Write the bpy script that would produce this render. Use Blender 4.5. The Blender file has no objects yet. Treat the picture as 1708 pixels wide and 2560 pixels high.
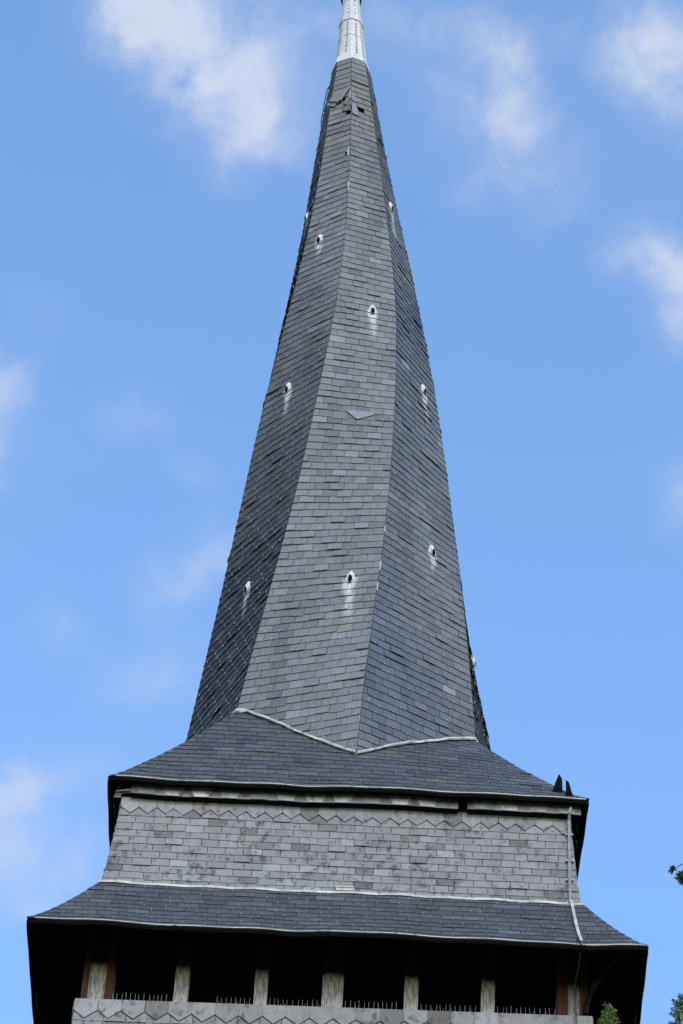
import bpy, math, random
import numpy as np
from mathutils import Vector
rnd = random.Random(7)
S = bpy.context.scene
COL = S.collection

# ------------------------------------------------------------------ camera
cam_d = bpy.data.cameras.new("camera")
cam_d.sensor_fit = 'VERTICAL'; cam_d.sensor_height = 36.0; cam_d.sensor_width = 24.0
cam_d.lens = 8500 * 36.0 / 2560
cam_d.clip_start = 0.5; cam_d.clip_end = 6000
cam = bpy.data.objects.new("camera", cam_d); COL.objects.link(cam)
th, ro, ya = math.radians(46.9), math.radians(3.77), math.radians(-1.76)
CAMP = (0.67, -34.17, 1.6)
F = Vector((math.sin(ya) * math.cos(th), math.cos(ya) * math.cos(th), math.sin(th)))
r0 = Vector((math.cos(ya), -math.sin(ya), 0)); u0 = r0.cross(F)
r1 = math.cos(ro) * r0 + math.sin(ro) * u0; u1 = -math.sin(ro) * r0 + math.cos(ro) * u0
from mathutils import Matrix
M = Matrix((r1, u1, -F)).transposed().to_4x4(); M.translation = Vector(CAMP)
cam.matrix_world = M
S.camera = cam

# ------------------------------------------------------------------ light
SUN_EL, SUN_AZ = math.radians(31), math.radians(167)      # azimuth clockwise from +Y : behind the camera
sv = Vector((math.sin(SUN_AZ) * math.cos(SUN_EL), math.cos(SUN_AZ) * math.cos(SUN_EL), math.sin(SUN_EL)))
sl = bpy.data.lights.new("sun", 'SUN'); sl.energy = 0.9; sl.angle = math.radians(26); sl.color = (1.0, 0.94, 0.86)
so = bpy.data.objects.new("sun", sl); COL.objects.link(so)
so.rotation_euler = sv.to_track_quat('Z', 'Y').to_euler()

W = bpy.data.worlds.new("World"); S.world = W; W.use_nodes = True
SKY_STRENGTH = 0.15
EXPOSURE = 1.4

class NB:
    """small helper to write node trees"""
    def __init__(s, nt): s.nt = nt
    def n(s, t, **k):
        x = s.nt.nodes.new(t)
        for a, b in k.items(): setattr(x, a, b)
        return x
    def set(s, sock, v):
        if hasattr(v, 'is_linked') or isinstance(v, bpy.types.NodeSocket): s.nt.links.new(v, sock)
        else: sock.default_value = v
    def m(s, op, a, b=0.0, c=0.0, clamp=False):
        x = s.n('ShaderNodeMath', operation=op, use_clamp=clamp)
        s.set(x.inputs[0], a); s.set(x.inputs[1], b)
        if op in ('MULTIPLY_ADD', 'SMOOTH_MIN', 'COMPARE'): s.set(x.inputs[2], c)
        return x.outputs[0]
    def noise(s, vec, scale, detail=4, rough=.55, dist=0.0, dim='3D'):
        x = s.n('ShaderNodeTexNoise', noise_dimensions=dim)
        if vec is not None: s.nt.links.new(vec, x.inputs['Vector'])
        x.inputs['Scale'].default_value = scale; x.inputs['Detail'].default_value = detail
        x.inputs['Roughness'].default_value = rough; x.inputs['Distortion'].default_value = dist
        return x
    def ramp(s, fac, lo, hi, a=0.0, b=1.0, smooth=True):
        x = s.n('ShaderNodeMapRange', interpolation_type='SMOOTHSTEP' if smooth else 'LINEAR')
        s.set(x.inputs[0], fac); s.set(x.inputs[1], lo); s.set(x.inputs[2], hi); s.set(x.inputs[3], a); s.set(x.inputs[4], b)
        return x.outputs[0]
    def mix(s, fac, a, b, mode='MIX'):
        x = s.n('ShaderNodeMix', data_type='RGBA', blend_type=mode)
        s.set(x.inputs[0], fac); s.set(x.inputs[6], a); s.set(x.inputs[7], b)
        return x.outputs[2]

def build_world():
    nt = W.node_tree; nt.nodes.clear(); b = NB(nt)
    sky = b.n('ShaderNodeTexSky', sky_type='NISHITA')
    sky.sun_disc = False; sky.sun_elevation = SUN_EL; sky.sun_rotation = SUN_AZ
    sky.air_density = 1.0; sky.dust_density = 0.45; sky.ozone_density = 1.6; sky.altitude = 150
    tc = b.n('ShaderNodeTexCoord')
    d = tc.outputs['Generated']
    sp = b.n('ShaderNodeSeparateXYZ'); nt.links.new(d, sp.inputs[0])
    az = b.m('MULTIPLY', b.m('ARCTAN2', sp.outputs[0], sp.outputs[1]), 57.29578)
    el = b.m('MULTIPLY', b.m('ARCSINE', sp.outputs[2]), 57.29578)
    # drifting wisps: warp the sky position with noise before measuring the cloud banks
    cv = b.n('ShaderNodeCombineXYZ'); nt.links.new(b.m('MULTIPLY', az, .7), cv.inputs[0]); nt.links.new(el, cv.inputs[1])
    nz = b.noise(cv.outputs[0], .55, 6, .6)
    sn = b.n('ShaderNodeSeparateColor'); nt.links.new(nz.outputs['Color'], sn.inputs[0])
    azw = b.m('MULTIPLY_ADD', b.m('SUBTRACT', sn.outputs[0], .5), 2.6, az)
    elw = b.m('MULTIPLY_ADD', b.m('SUBTRACT', sn.outputs[1], .5), 1.9, el)
    total = None
    for (ca, ce, ra, re, rot, amp) in CLOUDS:
        x = b.m('SUBTRACT', azw, ca); y = b.m('SUBTRACT', elw, ce)
        x = b.m('MULTIPLY', x, .68)
        cr, sr = math.cos(math.radians(rot)), math.sin(math.radians(rot))
        xr = b.m('MULTIPLY', b.m('MULTIPLY_ADD', x, cr, b.m('MULTIPLY', y, sr)), 1 / ra)
        yr = b.m('MULTIPLY', b.m('MULTIPLY_ADD', y, cr, b.m('MULTIPLY', x, -sr)), 1 / re)
        q = b.m('ADD', b.m('MULTIPLY', xr, xr), b.m('MULTIPLY', yr, yr))
        g = b.m('MULTIPLY', b.m('POWER', 2.718, b.m('MULTIPLY', q, -1.0)), amp)
        total = g if total is None else b.m('ADD', total, g)
    # loose fair-weather cloud over the rest of the sky (outside this view)
    far = b.noise(d, 2.6, 7, .6)
    away = b.m('SUBTRACT', 1.0, b.ramp(b.m('ADD', b.m('POWER', b.m('ABSOLUTE', b.m('MULTIPLY', b.m('ADD', az, 2), 1 / 22)), 4.0),
                                             b.m('POWER', b.m('ABSOLUTE', b.m('MULTIPLY', b.m('SUBTRACT', el, 47), 1 / 17)), 4.0)), .7, 1.6, 1.0, 0.0))
    total = b.m('ADD', total, b.m('MULTIPLY', b.ramp(far.outputs['Fac'], .47, .7, 0, .9), away))
    tex = b.noise(cv.outputs[0], .75, 10, .6, .5)
    tex2 = b.noise(cv.outputs[0], .22, 4, .5)
    dens = b.m('MULTIPLY', total, b.m('MULTIPLY_ADD', tex.outputs['Fac'], 2.5, -.3))
    dens = b.m('ADD', dens, b.ramp(tex2.outputs['Fac'], .5, .78, 0, .10))
    fac = b.ramp(dens, -.12, 1.75, 0, .97)
    hs = b.n('ShaderNodeHueSaturation'); hs.inputs['Saturation'].default_value = 1.12; hs.inputs['Value'].default_value = 1.0
    nt.links.new(sky.outputs[0], hs.inputs['Color'])
    col = b.mix(fac, hs.outputs[0], CLOUD_COL)
    bg = b.n('ShaderNodeBackground'); nt.links.new(col, bg.inputs[0]); bg.inputs[1].default_value = SKY_STRENGTH
    out = b.n('ShaderNodeOutputWorld'); nt.links.new(bg.outputs[0], out.inputs[0])

CLOUD_COL = (1.62, 1.80, 2.22, 1)
# azimuth, elevation, half-width, half-height (degrees), tilt, amount
CLOUDS = [
 (-8.75, 55.15, 1.2, .8, -20, .9), (-7.25, 54.65, 1.7, 1.0, -35, .95), (-6.25, 53.75, 1.1, .8, -45, .75), (-5.25, 53.15, .9, .6, -30, .55),
 (-4.55, 54.05, 1.5, .6, -20, .42), (-3.85, 54.95, 1.6, .7, -10, .5), (-7.55, 53.55, .5, .35, -45, .5), (-3.95, 53.05, .8, .5, 0, .25),
 (-0.2, 55.25, 1.6, .5, 5, .45), (2, 54.85, 1.2, .6, 10, .6), (2.4, 53.65, .7, 1.2, 25, .75), (1, 53.85, 1.1, .7, 0, .42), (1.2, 52.75, 1.0, .5, 0, .3),
 (5.9, 54.95, 1.0, 1.0, -40, .75), (7, 54.05, .7, 1.0, 0, .85), (5.4, 54.25, .6, .6, 0, .4), (3.8, 52.15, .9, .5, 20, .28), (4.2, 53.05, .7, .5, 0, .2),
 (6.3, 51.15, .65, .7, 30, .75), (6.9, 50.45, .6, .7, 20, .8), (5.6, 51.35, .5, .4, 0, .3), (6.6, 47.4, .45, .6, -30, .65),
 (-10.9, 48.2, .55, .6, 40, .85), (-10.7, 47.1, .5, .45, 30, .75), (-10, 49.55, .6, .5, 0, .2),
 (-6.9, 48.2, .65, .38, 0, .52), (-5.5, 47.3, .6, .4, -25, .32), (-8.6, 47.6, .9, .5, 0, .15), (-5.1, 45.7, .85, .55, 35, .65), (-5.4, 44.1, .75, .6, 35, .42), (-8.3, 44.3, .6, .45, 10, .36), (-6.6, 43.6, .8, .5, 0, .18),
 (-8.9, 41.4, .75, .7, 35, .95), (-7.3, 42.1, 1.0, .5, 20, .5), (-8, 40.5, 1.0, .6, 0, .5), (-8.3, 39.9, .7, .5, 20, .45), (-6.6, 41.2, .7, .5, 0, .22)]
build_world()
S.view_settings.view_transform = 'Standard'; S.view_settings.look = 'None'
S.view_settings.exposure = EXPOSURE; S.view_settings.gamma = 1.0
S.render.resolution_x = 683; S.render.resolution_y = 1024
S.cycles.max_bounces = 6; S.cycles.diffuse_bounces = 3

# ------------------------------------------------------------------ materials
def new_mat(name):
    m = bpy.data.materials.new(name); m.use_nodes = True
    nt = m.node_tree; b = NB(nt); p = nt.nodes['Principled BSDF']
    return m, b, p

def slate_material(name, rough, spec, smudge=0.0, rain=0.0):
    m, b, p = new_mat(name)
    a = b.n('ShaderNodeAttribute', attribute_name='tone')
    tc = b.n('ShaderNodeTexCoord'); o = tc.outputs['Object']
    mp = b.n('ShaderNodeMapping'); b.nt.links.new(o, mp.inputs[0]); mp.inputs['Scale'].default_value = (1, 1, .35)
    n1 = b.noise(mp.outputs[0], 22, 5, .65)
    n2 = b.noise(o, 2.3, 4, .6)
    c = b.mix(1.0, a.outputs['Color'], b.mix(n1.outputs['Fac'], (.72, .72, .72, 1), (1.28, 1.28, 1.28, 1)), 'MULTIPLY')
    c = b.mix(1.0, c, b.mix(n2.outputs['Fac'], (.78, .79, .8, 1), (1.22, 1.21, 1.2, 1)), 'MULTIPLY')
    # lichen specks
    v = b.n('ShaderNodeTexVoronoi'); v.inputs['Scale'].default_value = 9; b.nt.links.new(o, v.inputs['Vector'])
    n3 = b.noise(o, 3.1, 3, .6)
    li = b.m('MULTIPLY', b.ramp(v.outputs['Distance'], .10, .2, 1, 0), b.ramp(n3.outputs['Fac'], .55, .68, 0, .55))
    c = b.mix(li, c, (.27, .25, .17, 1))
    if smudge:
        mp2 = b.n('ShaderNodeMapping'); b.nt.links.new(o, mp2.inputs[0]); mp2.inputs['Scale'].default_value = (1, 1, .7)
        n4 = b.noise(mp2.outputs[0], 10, 4, .6)
        n5 = b.noise(o, 1.4, 3, .5)
        sm = b.m('MULTIPLY', b.ramp(n4.outputs['Fac'], .50, .68, 0, 1), b.ramp(n5.outputs['Fac'], .36, .58, .3, 1))
        c = b.mix(b.m('MULTIPLY', sm, smudge), c, (.045, .043, .045, 1))
    b.nt.links.new(c, p.inputs['Base Color'])
    b.set(p.inputs['Roughness'], b.m('MULTIPLY_ADD', n1.outputs['Fac'], .25, rough - .12))
    p.inputs['Specular IOR Level'].default_value = spec
    bp = b.n('ShaderNodeBump'); bp.inputs['Strength'].default_value = .35; bp.inputs['Distance'].default_value = .006
    b.nt.links.new(n1.outputs['Fac'], bp.inputs['Height']); b.nt.links.new(bp.outputs[0], p.inputs['Normal'])
    return m

def plain_material(name, col, rough=.7, spec=.3, metal=0.0, var=.25, scale=6, streak=None, dark=None):
    m, b, p = new_mat(name)
    tc = b.n('ShaderNodeTexCoord'); o = tc.outputs['Object']
    if streak:
        mp = b.n('ShaderNodeMapping'); b.nt.links.new(o, mp.inputs[0]); mp.inputs['Scale'].default_value = streak; o = mp.outputs[0]
    n1 = b.noise(o, scale, 6, .65)
    lo = tuple(x * (1 - var) for x in col) + (1,); hi = tuple(x * (1 + var) for x in col) + (1,)
    c = b.mix(b.ramp(n1.outputs['Fac'], .3, .7), lo, hi)
    if dark:
        n2 = b.noise(o, scale * 2.7, 4, .6)
        c = b.mix(b.ramp(n2.outputs['Fac'], .56, .68), c, tuple(dark) + (1,))
    b.nt.links.new(c, p.inputs['Base Color'])
    p.inputs['Roughness'].default_value = rough; p.inputs['Specular IOR Level'].default_value = spec; p.inputs['Metallic'].default_value = metal
    bp = b.n('ShaderNodeBump'); bp.inputs['Strength'].default_value = .3; bp.inputs['Distance'].default_value = .01
    b.nt.links.new(n1.outputs['Fac'], bp.inputs['Height']); b.nt.links.new(bp.outputs[0], p.inputs['Normal'])
    return m

MAT = {}
MAT['slate'] = slate_material('roofing_slate', .62, .22)
MAT['wall_slate'] = slate_material('weathered_wall_slate', .7, .2, smudge=.85)
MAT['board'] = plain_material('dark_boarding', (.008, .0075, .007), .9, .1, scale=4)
MAT['eave_wood'] = plain_material('shaded_eave_wood', (.0035, .003, .0025), .95, .02, scale=4, streak=(1, 1, 1))  # near-black colour puts the shade under the eaves into the wood
MAT['zinc'] = plain_material('zinc_sheet', (.35, .352, .32), .6, .3, .0, .3, 5, dark=(.17, .165, .145))
MAT['zinc_cap'] = plain_material('bleached_zinc_cap', (.43, .44, .44), .55, .3, .0, .16, 3.5, streak=(3, 3, .5), dark=(.47, .43, .36))
MAT['zinc_drip'] = plain_material('zinc_drip_edge', (.31, .315, .30), .55, .3, 0, .35, 3, dark=(.13, .13, .12))
MAT['copper'] = plain_material('green_copper_strip', (.15, .165, .16), .6, .3, 0, .3, 8)
MAT['cable'] = plain_material('dark_cable', (.03, .03, .032), .6, .3, 0, .2, 8)
MAT['shard'] = plain_material('black_ridge_slate', (.004, .004, .004), .9, .03, 0, .4, 14)
MAT['rust'] = plain_material('red_brown_wood', (.050, .021, .015), .85, .1, 0, .45, 9, streak=(5, 5, .6))
MAT['lath'] = plain_material('pale_lath_wood', (.34, .30, .25), .85, .15, 0, .35, 20)
MAT['spike'] = plain_material('steel_wire', (.26, .25, .235), .45, .5, 0.3, .2, 8)
MAT['stone'] = plain_material('limestone', (.30, .28, .24), .9, .2, 0, .25, 2)
MAT['tube_dark'] = plain_material('vent_hole_shade', (.006, .006, .006), .9, .05)

def post_material():
    m, b, p = new_mat('weathered_oak')
    tc = b.n('ShaderNodeTexCoord'); o = tc.outputs['Object']
    mp = b.n('ShaderNodeMapping'); b.nt.links.new(o, mp.inputs[0]); mp.inputs['Scale'].default_value = (9, 9, .7)
    n1 = b.noise(mp.outputs[0], 7, 6, .65); n2 = b.noise(o, 5, 4, .6)
    c = b.mix(b.ramp(n1.outputs['Fac'], .36, .6), (.135, .120, .104, 1), (.38, .35, .318, 1))
    c = b.mix(b.ramp(n2.outputs['Fac'], .55, .75, 0, .2), c, (.21, .19, .14, 1))
    # grey at the foot of the post, nearly black above a ragged edge
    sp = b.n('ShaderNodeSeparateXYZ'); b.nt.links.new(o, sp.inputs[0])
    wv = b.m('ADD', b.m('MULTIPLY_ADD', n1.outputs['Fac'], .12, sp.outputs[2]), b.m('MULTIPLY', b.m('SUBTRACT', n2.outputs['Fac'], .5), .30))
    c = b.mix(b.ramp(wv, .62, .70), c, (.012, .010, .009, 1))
    b.nt.links.new(c, p.inputs['Base Color']); p.inputs['Roughness'].default_value = .85; p.inputs['Specular IOR Level'].default_value = .15
    bp = b.n('ShaderNodeBump'); bp.inputs['Strength'].default_value = .6; bp.inputs['Distance'].default_value = .02
    b.nt.links.new(n1.outputs['Fac'], bp.inputs['Height']); b.nt.links.new(bp.outputs[0], p.inputs['Normal'])
    return m
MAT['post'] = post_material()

# ------------------------------------------------------------------ mesh helpers
class MB:
    def __init__(s): s.v = []; s.f = []; s.c = []; s.mi = []
    def vert(s, p, c=(1, 1, 1)):
        s.v.append((float(p[0]), float(p[1]), float(p[2]))); s.c.append((c[0], c[1], c[2], 1.0)); return len(s.v) - 1
    def face(s, idx, mi=0): s.f.append(tuple(idx)); s.mi.append(mi)
    def hexa(s, P, c=(1, 1, 1), mi=0):
        """8 points: bottom ring 0..3, top ring 4..7"""
        i = [s.vert(p, c) for p in P]
        for q in ((3, 2, 1, 0), (4, 5, 6, 7), (0, 1, 5, 4), (1, 2, 6, 5), (2, 3, 7, 6), (3, 0, 4, 7)): s.face([i[k] for k in q], mi)
    def box(s, x0, x1, y0, y1, z0, z1, c=(1, 1, 1), mi=0):
        s.hexa([(x0, y0, z0), (x1, y0, z0), (x1, y1, z0), (x0, y1, z0), (x0, y0, z1), (x1, y0, z1), (x1, y1, z1), (x0, y1, z1)], c, mi)
    def prism(s, poly, off, c=(1, 1, 1), mi=0):
        """polygon (3-D points) extruded by vector off"""
        n = len(poly); off = np.array(off, float)
        a = [s.vert(p, c) for p in poly]; d = [s.vert(np.array(p, float) + off, c) for p in poly]
        s.face(a[::-1], mi); s.face(d, mi)
        for k in range(n): s.face((a[k], a[(k + 1) % n], d[(k + 1) % n], d[k]), mi)
    def tube(s, pts, r, n=6, c=(1, 1, 1), mi=0, cap=True):
        pts = [np.array(p, float) for p in pts]; rings = []
        rr = r if hasattr(r, '__len__') else [r] * len(pts)
        for k, p in enumerate(pts):
            t = pts[min(k + 1, len(pts) - 1)] - pts[max(k - 1, 0)]; t /= np.linalg.norm(t)
            a = np.cross(t, (0, 0, 1) if abs(t[2]) < .9 else (1, 0, 0)); a /= np.linalg.norm(a); b_ = np.cross(t, a)
            rings.append([s.vert(p + rr[k] * (math.cos(q) * a + math.sin(q) * b_), c) for q in np.linspace(0, 2 * math.pi, n, endpoint=False)])
        for k in range(len(rings) - 1):
            for q in range(n): s.face((rings[k][q], rings[k][(q + 1) % n], rings[k + 1][(q + 1) % n], rings[k + 1][q]), mi)
        if cap: s.face(rings[0][::-1], mi); s.face(rings[-1], mi)
    def build(s, name, mats, parent=None, origin=None, smooth=False):
        me = bpy.data.meshes.new(name)
        org = np.array(origin if origin is not None else (0, 0, 0), float)
        vv = np.array(s.v, float) - org
        me.from_pydata(vv.tolist(), [], s.f)
        for m in (mats if isinstance(mats, (list, tuple)) else [mats]): me.materials.append(m)
        me.polygons.foreach_set('material_index', s.mi)
        at = me.color_attributes.new('tone', 'FLOAT_COLOR', 'POINT')
        at.data.foreach_set('color', np.array(s.c, np.float32).ravel())
        if smooth: me.polygons.foreach_set('use_smooth', [True] * len(s.f))
        me.update()
        o = bpy.data.objects.new(name, me); COL.objects.link(o)
        o.location = org.tolist()
        if parent is not None:
            o.parent = parent
            pl = parent.matrix_basis.translation if parent.parent is None else None
            base = np.zeros(3); q = parent
            while q is not None: base += np.array(q.location); q = q.parent
            o.location = (org - base).tolist()
        return o

def empty(name, loc, label, cat, group=None):
    o = bpy.data.objects.new(name, None); COL.objects.link(o); o.location = loc
    o['label'] = label; o['category'] = cat
    if group: o['group'] = group
    return o

def unit(a): a = np.asarray(a, float); return a / (np.linalg.norm(a) + 1e-12)
# smooth value noise
_g = np.random.RandomState(5).rand(64, 64)
def vn(x, y):
    x0 = math.floor(x); y0 = math.floor(y); fx = x - x0; fy = y - y0
    fx = fx * fx * (3 - 2 * fx); fy = fy * fy * (3 - 2 * fy)
    a = _g[x0 % 64, y0 % 64]; b = _g[(x0 + 1) % 64, y0 % 64]; c = _g[x0 % 64, (y0 + 1) % 64]; d = _g[(x0 + 1) % 64, (y0 + 1) % 64]
    return (a * (1 - fx) + b * fx) * (1 - fy) + (c * (1 - fx) + d * fx) * fy

HOOK = (.26, .26, .25)
def slating(mb, rows, width, tone, hooks=1.0, lift=.012, skip=None, stain=None, seed=0, chaos=1.0, gap=.006, fullrow=None):
    """rows: list of (left point, right point) of the course lines from the bottom up. Real slates, each tilted, over the course below."""
    R = random.Random(seed)
    n = len(rows) - 1
    for i in range(n):
        L0, R0 = np.array(rows[i][0]), np.array(rows[i][1]); L1, R1 = np.array(rows[i + 1][0]), np.array(rows[i + 1][1])
        C0, C1 = (L0 + R0) / 2, (L1 + R1) / 2
        W0, W1 = np.linalg.norm(R0 - L0), np.linalg.norm(R1 - L1)
        e0 = unit(R0 - L0) if W0 > 1e-6 else unit(R1 - L1); e1 = unit(R1 - L1) if W1 > 1e-6 else e0
        if W0 < .02: continue
        up = C1 - C0; g = np.linalg.norm(up)
        nor = unit(np.cross(e0, up))
        w = width * (1 + R.gauss(0, .015)) if not (fullrow and fullrow(C0)) else 10
        ph = (i % 2) * .5 + R.gauss(0, .07) + .13
        edges = [-W0 / 2]
        x = (math.floor((-W0 / 2) / w) + ph) * w
        if w < 9:
            while x < W0 / 2:
                xx = x + R.gauss(0, .012) * w * chaos
                if R.random() < .035 * chaos: xx += R.choice((-.3, .3)) * w
                if xx - edges[-1] > .28 * width and W0 / 2 - xx > .2 * width: edges.append(xx)
                x += w
        edges.append(W0 / 2)
        cj = R.gauss(0, .002)
        for j in range(len(edges) - 1):
            a, b_ = edges[j], edges[j + 1]
            xm = (a + b_) / 2
            pm = C0 + e0 * xm + up * .5
            if skip and skip(pm, xm, W0): continue
            ga = gap * .5 * (0.2 if j == 0 else 1) ; gb = gap * .5 * (0.2 if j == len(edges) - 2 else 1)
            a2, b2 = a + ga, b_ - gb
            dl = R.gauss(0, .0035) * chaos + cj; dr = dl + R.gauss(0, .0028) * chaos
            if R.random() < .018 * chaos: dl -= R.uniform(.008, .03); dr -= R.uniform(.004, .03)
            if R.random() < .012 * chaos: dl -= R.uniform(.01, .025)
            tb = lift + abs(R.gauss(0, .003)) * chaos
            if R.random() < .09 * chaos: tb += R.uniform(.004, .014) * min(1, chaos)
            ov = 1.22
            def pt(xx, f, t):
                C = C0 + (C1 - C0) * f; hw = (W0 + (W1 - W0) * f) / 2
                e = e0 if f < .5 else e1
                xx = max(-hw, min(hw, xx)); return C + e * xx + nor * t
            fl, fr = dl / g, dr / g
            base = tone(pm, xm, W0, R)
            nx, ny = (1, 1)
            if stain and stain(pm, 1): nx, ny = 7, 3
            # front grid
            vid = []
            for yy in range(ny + 1):
                row = []
                for xx in range(nx + 1):
                    q = xx / nx; v = yy / ny
                    f0 = fl + (fr - fl) * q
                    f = f0 + (ov - f0) * v
                    t = tb + (.003 - tb) * v
                    P = pt(a2 + (b2 - a2) * q, f, t)
                    c = base
                    if stain:
                        sgm = stain(P, 0)
                        if sgm > 0: c = tuple(base[k] * (1 - sgm) + (.52, .53, .52)[k] * sgm for k in range(3))
                    row.append(mb.vert(P, c))
                vid.append(row)
            for yy in range(ny):
                for xx in range(nx): mb.face((vid[yy][xx], vid[yy][xx + 1], vid[yy + 1][xx + 1], vid[yy + 1][xx]))
            # edges of the slate
            th_ = .007
            bl = mb.vert(pt(a2, fl, tb - th_), tuple(x * .8 for x in base)); br = mb.vert(pt(b2, fr, tb - th_), tuple(x * .8 for x in base))
            tl = mb.vert(pt(a2, ov, .003 - th_), base); tr = mb.vert(pt(b2, ov, .003 - th_), base)
            mb.face((bl, br, vid[0][-1], vid[0][0])); mb.face((tl, bl, vid[0][0], vid[-1][0])); mb.face((br, tr, vid[-1][-1], vid[0][-1])); mb.face((bl, tl, tr, br))
            if hooks and R.random() < hooks and (b2 - a2) > .1:
                hx = (a2 + b2) / 2 + R.gauss(0, .004); fm = (fl + fr) / 2; h = .0035
                k = R.uniform(.6, 1.25); hc = tuple(x * k for x in HOOK); f1 = fm + .026 / g
                q = [pt(hx - h, fm - .006 / g, tb - .006), pt(hx + h, fm - .006 / g, tb - .006), pt(hx + h, f1, tb - .006), pt(hx - h, f1, tb - .006)]
                mb.hexa(q + [p_ + nor * .011 for p_ in q], hc)

# ------------------------------------------------------------------ the spire: twisted leaning octagon
ZK = np.linspace(29.6, 49.0, 9)
KR = np.array([2.563, 2.284, 1.988, 1.698, 1.44, 1.14, .805, .51, .219])
KP = np.array([.039, .1, .199, .347, .49, .611, .684, .768, .754])
KX = np.array([-.059, -.12, -.173, -.262, -.348, -.407, -.49, -.614, -.701])
KY = np.array([.126, .073, .018, -.047, -.13, -.233, -.357, -.509, -.681])
def _spl():
    n = 9; h = ZK[1] - ZK[0]; A = np.zeros((n, n)); B = np.zeros((n, n)); A[0, 0] = A[-1, -1] = 1
    for i in range(1, n - 1):
        A[i, i - 1] = A[i, i + 1] = h / 6; A[i, i] = 2 * h / 3; B[i, i - 1] = B[i, i + 1] = 1 / h; B[i, i] = -2 / h
    return np.linalg.solve(A, B)
SM = _spl()
def spl(y, z):
    h = ZK[1] - ZK[0]; i = min(max(int((z - ZK[0]) / h), 0), 7); t = (z - ZK[i]) / h; a = 1 - t; m = SM @ y
    return a * y[i] + t * y[i + 1] + ((a ** 3 - a) * m[i] + (t ** 3 - t) * m[i + 1]) * h * h / 6
def ridge(k, z, off=0.0):
    R_ = spl(KR, z) + off; a = spl(KP, z) + k * math.pi / 4
    return np.array([spl(KX, z) + R_ * math.sin(a), spl(KY, z) - R_ * math.cos(a), z])
def spire_point(k, s, z, t=0.0):
    a, b_ = ridge(k, z), ridge((k + 1) % 8, z); P = a * (1 - s) + b_ * s
    n = spire_normal(k, z); return P + n * t
def spire_normal(k, z):
    a, b_ = ridge(k, z), ridge((k + 1) % 8, z); a2, b2 = ridge(k, z + .2), ridge((k + 1) % 8, z + .2)
    return unit(np.cross(b_ - a, (a2 + b2 - a - b_)))

def mixc(a, b_, t): return tuple(a[i] * (1 - t) + b_[i] * t for i in range(3))
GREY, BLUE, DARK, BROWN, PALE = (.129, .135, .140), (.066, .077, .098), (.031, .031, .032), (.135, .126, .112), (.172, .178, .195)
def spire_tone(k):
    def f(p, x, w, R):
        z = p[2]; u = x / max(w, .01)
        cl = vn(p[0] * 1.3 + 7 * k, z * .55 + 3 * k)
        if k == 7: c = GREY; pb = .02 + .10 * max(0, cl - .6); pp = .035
        elif k == 6: c = mixc(DARK, GREY, min(1, max(0, (z - 35.0) / 8.0)) ** 1.2); pb = .06 + .25 * max(0, cl - .6); pp = .03  # left face: shade painted in as dark slate, fading where it turns frontward
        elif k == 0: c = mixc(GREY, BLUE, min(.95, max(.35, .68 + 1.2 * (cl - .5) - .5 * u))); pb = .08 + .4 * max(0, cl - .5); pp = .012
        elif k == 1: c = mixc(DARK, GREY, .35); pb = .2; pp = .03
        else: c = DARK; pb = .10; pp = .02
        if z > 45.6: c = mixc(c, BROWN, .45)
        r = R.random()
        if r < pb: c = mixc(c, BLUE, R.uniform(.3, .8))
        elif r < pb + pp: c = mixc(c, PALE, R.uniform(.5, 1)) if k != 6 or z > 40 else mixc(c, PALE, .12)
        elif r < pb + pp + .03: c = mixc(c, BROWN, R.uniform(.2, .5)) if k in (7, 0) else c
        k2 = math.exp(R.gauss(0, .075)) * (1 - .3 * max(0, vn(p[0] * 5 + 3 * k, z * .7 + k) - .62) / .38) * (.94 + .12 * vn(p[0] * .9, z * .5 + 11)); return tuple(v * k2 for v in c)
    return f

steeple = empty('church_steeple', (0, 0, 0), 'grey church steeple with a twisted leaning slate spire above an open timber belfry', 'steeple')

VENTS = [(6, .365, 43.24), (5, .42, 44.40), (7, .61, 41.23), (6, .405, 39.57), (0, .66, 40.02), (0, .38, 44.44), (7, .74, 34.87), (0, .625, 36.12), (6, .53, 35.33), (1, .365, 34.65)]
VP = [(spire_point(k, s, z), k) for k, s, z in VENTS]
def vent_stain(k):
    vs = [(P, unit(ridge((kk + 1) % 8, P[2]) - ridge(kk, P[2]))) for P, kk in VP if kk == k]
    ns = [np.array(( -.0, 0, 0)) for _ in vs]
    def f(p, probe):
        best = 0
        for P, e in vs:
            d = np.asarray(p) - P; x = d @ e; dz = -d[2]
            if probe:
                if -.15 < dz < 1.35 and abs(x) < .3: return True
                continue
            q_ = (abs(P[2] * 7.31) % 1.0); ln = .5 + .75 * q_
            if dz < 0 or dz > ln: continue
            wob = (vn(p[2] * 5 + P[0] * 9, 2.2) - .5) * .07
            hw = (.085 + .04 * q_) - .045 * min(1, dz / .35)
            s_ = max(0, 1 - (abs(x + wob) / hw) ** 2) * max(0, 1 - dz / ln) ** (1.0 + .5 * q_)
            s_ *= .75 + .7 * vn(x * 40 + 3, dz * 6)
            best = max(best, min(.72, s_))
        return best if not probe else False
    return f

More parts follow.
